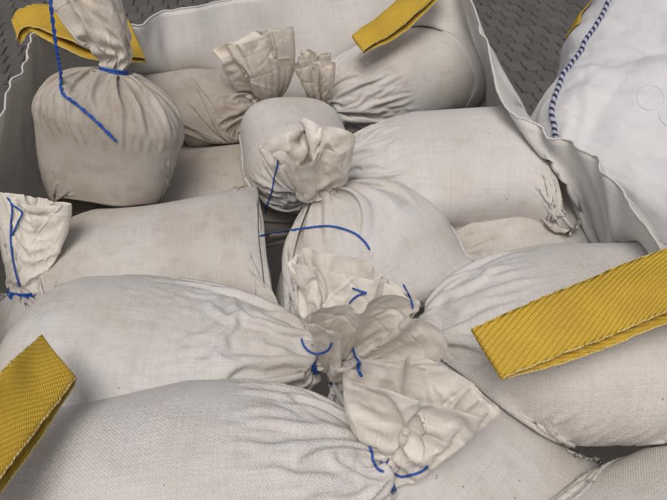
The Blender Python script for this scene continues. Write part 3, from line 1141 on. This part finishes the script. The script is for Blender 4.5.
def second_bag():
    rng = np.random.RandomState(21)
    rot = math.radians(-30)
    ca, sa = math.cos(rot), math.sin(rot)
    h = .49
    pa = at(526, 126, .86)
    cx, cy = pa[0] + .97 * h * (ca - sa), pa[1] + .97 * h * (sa + ca)
    root = empty('bulk_bag', (cx, cy, 0))
    set_tags(root, 'closed clean white bulk bag with black and white rope edging at right', 'bulk bag')
    NU, NV = 480, 280
    th = np.linspace(0, 2 * np.pi, NU, endpoint=False)
    n = 6.0
    r = (np.abs(np.cos(th)) ** n + np.abs(np.sin(th)) ** n) ** (-1 / n)
    ux, uy = r * np.cos(th), r * np.sin(th)
    # side profile: (share of the half width, height)
    prof = spline([(.93, 0), (1.0, .25), (1.03, .55), (1.02, .75), (1.0, .83), (.965, .885), (.89, .925), (.75, .955), (.5, .985), (.25, 1.0), (.01, 1.005)], NV)
    X = np.zeros((NV, NU, 3))
    for i in range(NV):
        sc, z = prof[i]
        x, y = h * ux * sc, h * uy * sc
        X[i, :, 0], X[i, :, 1] = x, y
        X[i, :, 2] = z * (1 + .10 * np.clip(y / h, -1, 1) * min(1, z / .8))
    P = X.copy()
    N = normals(P)
    # straight pressed creases: folded planes meeting in ridges
    hgt = np.zeros((NV, NU))
    for k in range(120):
        d = nrm(rng.normal(size=3) * np.array([1, 1, .6]))
        c = np.array([rng.uniform(-.55, .2), rng.uniform(-.6, .5), rng.uniform(.6, 1.0)])
        q = (X - c) @ d
        rad = np.linalg.norm(X - c, axis=-1)
        w = rng.uniform(.012, .07)
        hgt += rng.choice([-1, 1]) * rng.uniform(.25, 1) * .34 * np.maximum(0, w - np.abs(q)) * np.exp(-(rad / rng.uniform(.08, .25)) ** 2)
    for k in range(110):
        d = nrm(rng.normal(size=3) * np.array([1, 1, .6]))
        c = np.array([rng.uniform(-.5, .15), rng.uniform(-.55, .5), rng.uniform(.75, 1.0)])
        q = (X - c) @ d
        rad = np.linalg.norm(X - c, axis=-1)
        w = rng.uniform(.008, .022)
        hgt += rng.choice([-1, 1]) * rng.uniform(.25, 1) * .30 * np.maximum(0, w - np.abs(q)) * np.exp(-(rad / rng.uniform(.05, .14)) ** 2)
    for k in range(5):
        hgt += .007 * np.sin(X @ (rng.normal(size=3) * 7) + rng.uniform(0, 6))
    Us, Vs = np.arange(NU)[None] * (3.8 / NU), np.arange(NV)[:, None] * (1.6 / NV)
    Us, Vs = X[..., 0] + .6 * X[..., 2], X[..., 1] + .45 * X[..., 2]
    hgt += facets(Us, Vs, 4.0, .15, .014, rng) + facets(Us + .3 * Vs, Vs, 4.0, .06, .004, rng)
    P = P + N * hgt[..., None]
    P = np.stack([cx + P[..., 0] * ca - P[..., 1] * sa, cy + P[..., 0] * sa + P[..., 1] * ca, P[..., 2]], -1)
    uv = np.zeros((NV, NU + 1, 2))
    uv[:, :, 0] = np.arange(NU + 1)[None] * (3.8 / NU)
    uv[:, :, 1] = np.arange(NV)[:, None] * (1.6 / NV)
    body = link('bag_body', grid_mesh('bag_body', P, True, uv), M_BAG2, root)
    # rope sewn along the upper left edge
    row = int(np.argmin(np.abs(prof[:, 1] - .885) + 10 * (prof[:, 0] < .9)))
    sel = [j for j in range(NU) if math.radians(118) < th[j] < math.radians(236)]
    nn = normals(P)
    rows_ = [int(row + (1 - k / len(sel)) * 56) for k in range(len(sel))]
    pts = np.array([P[r_, j_] + nn[r_, j_] * .004 for r_, j_ in zip(rows_, sel)])
    pts = spline(pts[::3], 240)
    link('edge_rope', tube_mesh('edge_rope', pts, .0062, 8), M_ROPE, root)
    print('rope px', pix(pts[::30]).round())
    # the end of its lifting strap shows beside the rope
    j = sel[len(sel) * 2 // 5]
    G = np.stack([np.stack([P[row - 2 - 5 * k, j - 10 + int(20 * f)] + nn[row - 2 - 5 * k, j - 10 + int(20 * f)] * .006 for f in np.linspace(0, 1, 8)]) for k in range(6)])
    u2 = np.zeros((6, 9, 2)); u2[:, :, 1] = np.arange(9)[None] * .01; u2[:, :, 0] = np.arange(6)[:, None] * .03
    st = link('lifting_strap', grid_mesh('lifting_strap', G, False, u2), M_WEB, root)
    st.modifiers.new('thick', 'SOLIDIFY').thickness = .002
    return root


BAG2 = second_bag()

# ------------------------------------------------------------------ yellow lifting straps
M_EDGE = cord_mat('pale_edge_thread', (0.60, 0.46, 0.14), (0.70, 0.60, 0.30), 0.006)


def strap(label, E1, E2, n=60, gap=0.010, shift=(0, 0, 0)):
    """a doubled band of webbing: edge lines E1, E2 run from the fold to the bag; the band comes back underneath"""
    a, b = spline(E1, n), spline(E2, n)
    wv = b - a
    T = np.gradient((a + b) / 2, axis=0)
    N = np.cross(T, wv)
    N /= np.linalg.norm(N, axis=1)[:, None]
    if N[:, 2].mean() < 0: N = -N
    sh = np.asarray(shift, float)
    rows = []
    rng = np.random.RandomState(int(abs(a[0, 0]) * 1000) % 999)
    t0 = nrm(((a + b) / 2)[0] - ((a + b) / 2)[1])
    for i in range(n - 1, -1, -1):                    # upper layer, from the bag to the fold
        rows.append((a[i], b[i]))
    for k in range(1, 8):                             # the fold
        ph = math.pi * k / 8
        o = t0 * math.sin(ph) * gap * .5 - N[0] * gap * .5 * (1 - math.cos(ph)) + sh * k / 8
        rows.append((a[0] + o, b[0] + o))
    for i in range(n):                                # lower layer
        w = -N[i] * gap * (1 + .5 * math.sin(math.pi * i / n)) + sh + wv[i] * .10 * min(1, i / 10)
        rows.append((a[i] + w, b[i] + w))
    A, B = np.array([r_[0] for r_ in rows]), np.array([r_[1] for r_ in rows])
    c = np.linspace(0, 1, 13)
    G = A[:, None] * (1 - c)[None, :, None] + B[:, None] * c[None, :, None]
    tg = np.gradient((A + B) / 2, axis=0)
    nn_ = np.cross(tg, B - A)
    nn_ /= np.linalg.norm(nn_, axis=1)[:, None] + 1e-9
    tt_ = np.arange(len(rows))
    wob = .0016 * np.sin(tt_ * .21 + rng.uniform(0, 6)) + .0010 * np.sin(tt_ * .47 + rng.uniform(0, 6))
    G += nn_[:, None] * (wob[:, None] + (.0035 * np.sin(np.pi * c) - .002 * np.sin(2 * np.pi * c + tt_[:, None] * .05)))[..., None] * np.clip(np.abs(tt_ - n - 4) / 12, .15, 1)[:, None, None]
    G[:, 0] += rng.normal(size=G[:, 0].shape) * .0004
    G[:, -1] += rng.normal(size=G[:, -1].shape) * .0004
    L = np.concatenate([[0], np.cumsum(np.linalg.norm(np.diff((A + B) / 2, axis=0), axis=1))])
    wd = np.linalg.norm(B - A, axis=1)
    uv = np.zeros((len(rows), 14, 2))
    uv[:, :, 0] = L[:, None]
    uv[:, :, 1] = np.append(c, 1.08)[None] * wd[:, None]
    root = empty('lifting_strap', tuple(((A + B) / 2)[0]))
    band = link('webbing', grid_mesh('webbing', G, False, uv), M_WEB, BAG)
    if label: band['label'] = label
    so = band.modifiers.new('thick', 'SOLIDIFY')
    so.thickness = 0.0022
    so.offset = 0
    bpy.data.objects.remove(root)
    band.name = 'lifting_strap'
    for e in (0, -1):
        link('edge_thread', tube_mesh('edge_thread', G[:, e] + rng.normal(size=G[:, e].shape) * .0003, .0013, 6), M_EDGE, band)
    return band


strap('yellow strap lying folded over the right sandbag', [at(476, 327, .955), at(560, 290, .975), at(655, 252, .985), at(740, 228, .98), at(790, 230, .93)],
      [at(506, 376, .935), at(590, 343, .955), at(667, 311, .97), at(750, 285, .97), at(800, 275, .90)])
strap('yellow strap end at the lower left', [at(41, 336, .93), at(0, 374, .965), at(-60, 432, .99), at(-140, 480, .97)],
      [at(75, 379, .925), at(0, 478, .965), at(-50, 540, .99), at(-130, 580, .97)])
strap('yellow strap behind the upright sack', [at(127, 20, 1.0), at(90, 14, 1.01), at(50, 6, 1.03), at(22, 8, 1.04), at(12, 20, 1.02)],
      [at(143, 58, .97), at(100, 52, .985), at(60, 38, 1.01), at(27, 26, 1.02), at(16, 40, .99)])
strap('yellow strap hanging inside the back wall', [at(354, 34, .96), at(385, 10, .985), at(410, -12, 1.01), at(430, -30, 1.03)],
      [at(365, 49, .945), at(398, 28, .965), at(425, 5, .99), at(445, -15, 1.01)])

# ------------------------------------------------------------------ loose cord ends
bpy.context.view_layer.update()
DG = bpy.context.evaluated_depsgraph_get()
scene_cast = scene.ray_cast


def on_surface(pts, lift, n=40, smooth=3):
    """a line over whatever lies at these places of the photograph, lifted off by lift;
    a third number in a point is its distance where the cord hangs free"""
    c = spline([p[:2] for p in pts], n)
    free = [p[2] if len(p) > 2 else 0 for p in pts]
    free = np.array(free, float)
    x = np.linspace(0, len(pts) - 1, n)
    i0 = np.minimum(x.astype(int), len(pts) - 2)
    fr = np.where((free[i0] > 0) & (free[i0 + 1] > 0), np.interp(x, np.arange(len(pts)), free), 0)
    D, ds = [], []
    for p, f in zip(c, fr):
        d = nrm(ray(p[0], p[1]))
        hit, loc, *_ = scene_cast(DG, Vector(CAM), Vector(d))
        dist = np.linalg.norm(np.array(loc) - CAM) - lift if hit else 9.0
        if f > 0.5: dist = min(dist, f)
        D.append(d); ds.append(dist)
    ds = np.array(ds)
    for _ in range(smooth):
        e = np.concatenate([ds[:1], ds, ds[-1:]])
        ds = np.minimum(ds, (e[:-2] + ds + e[2:]) / 3)
    return CAM + np.array(D) * ds[:, None]


def cord(key, pts, rad=0.0020, lift=0.003, mat=None, name='cord_end', n=None, twin=False):
    n = n or 14 * len(pts)
    c = on_surface(pts, lift, n)
    if twin:
        k = np.arange(n) * .5
        off = np.stack([np.cos(k), .3 * np.sin(k), np.sin(k)], 1) * rad * .8
        link(name, tube_mesh(name, c + off, rad * .8, 7, True), mat or M_BLUE, SK[key]['root'])
        link(name, tube_mesh(name, c - off, rad * .8, 7, True), mat or M_BLUE, SK[key]['root'])
    else:
        link(name, tube_mesh(name, c, rad, 7, True), mat or M_BLUE, SK[key]['root'])


cord('upright', [(50, -14, 1.12), (51, 5, 1.12), (54, 30, 1.13), (57, 50, 1.14), (59, 62, 1.15), (61, 74, 1.16), (62, 92), (75, 103), (95, 120), (117, 142)], .0022, .004, twin=True)
cord('middle', [(259, 236), (280, 232), (305, 228), (330, 226), (352, 232), (364, 241), (370, 250)], .0019, .003)
cord('round', [(278, 160), (277, 167), (274, 178), (272, 190), (268, 202), (265, 214)], .0015, .003)
cord('left', [(349, 304), (353, 299), (359, 295), (366, 293), (360, 291), (352, 288)], .0014, .003)
cord('left', [(403, 284), (407, 291), (411, 300), (413, 309)], .0014, .003)
cord('front_mid', [(353, 348), (355, 356), (359, 362), (358, 369), (362, 377)], .0018, .004)
cord('front_left', [(369, 446), (372, 453), (373, 460), (378, 469), (384, 472)], .0016, .004)
cord('front_left', [(394, 474), (402, 477), (412, 475), (421, 472), (428, 467)], .0016, .004)
cord('edge', [(7, 197), (12, 206), (11, 224), (11, 245), (14, 266), (20, 288)], .0016, .004)
cord('edge', [(10, 204), (17, 208), (22, 213), (18, 222), (12, 236)], .0016, .004)
cord('left', [(301, 338), (304, 346), (310, 352), (319, 354), (328, 350), (332, 343)], .0016, .004)
M_DARK = cord_mat('dark_thread', (0.03, 0.028, 0.03), (0.06, 0.055, 0.05))
cord('left_flat', [(259, 192), (258, 215), (259, 240), (262, 265), (264, 284)], .0008, .002, M_DARK, 'loose_thread')
for k in range(4):
    cord('right', [(543 + k, 203 + k), (549 + k * 1.5, 211 + k), (553 + 2 * k, 219 + k), (556 + 3 * k, 224 - k * 2)], .0007, .001, M_THREAD, 'loose_thread')


def marking():
    arc = [(640, 106), (637, 98), (640, 88), (650, 85), (660, 89), (664, 98), (659, 107), (648, 110), (640, 106)]
    arc2 = [(667, 126), (661, 120), (659, 113), (663, 108), (670, 104)]
    for a in (arc, arc2):
        w = on_surface(a, .0008, 60, 0)
        link('pen_mark', tube_mesh('pen_mark', w, .0005, 5, True), M_INK, BAG2)


M_INK = cord_mat('pale_blue_ink', (0.74, 0.80, 0.88), (0.76, 0.81, 0.88))
marking()
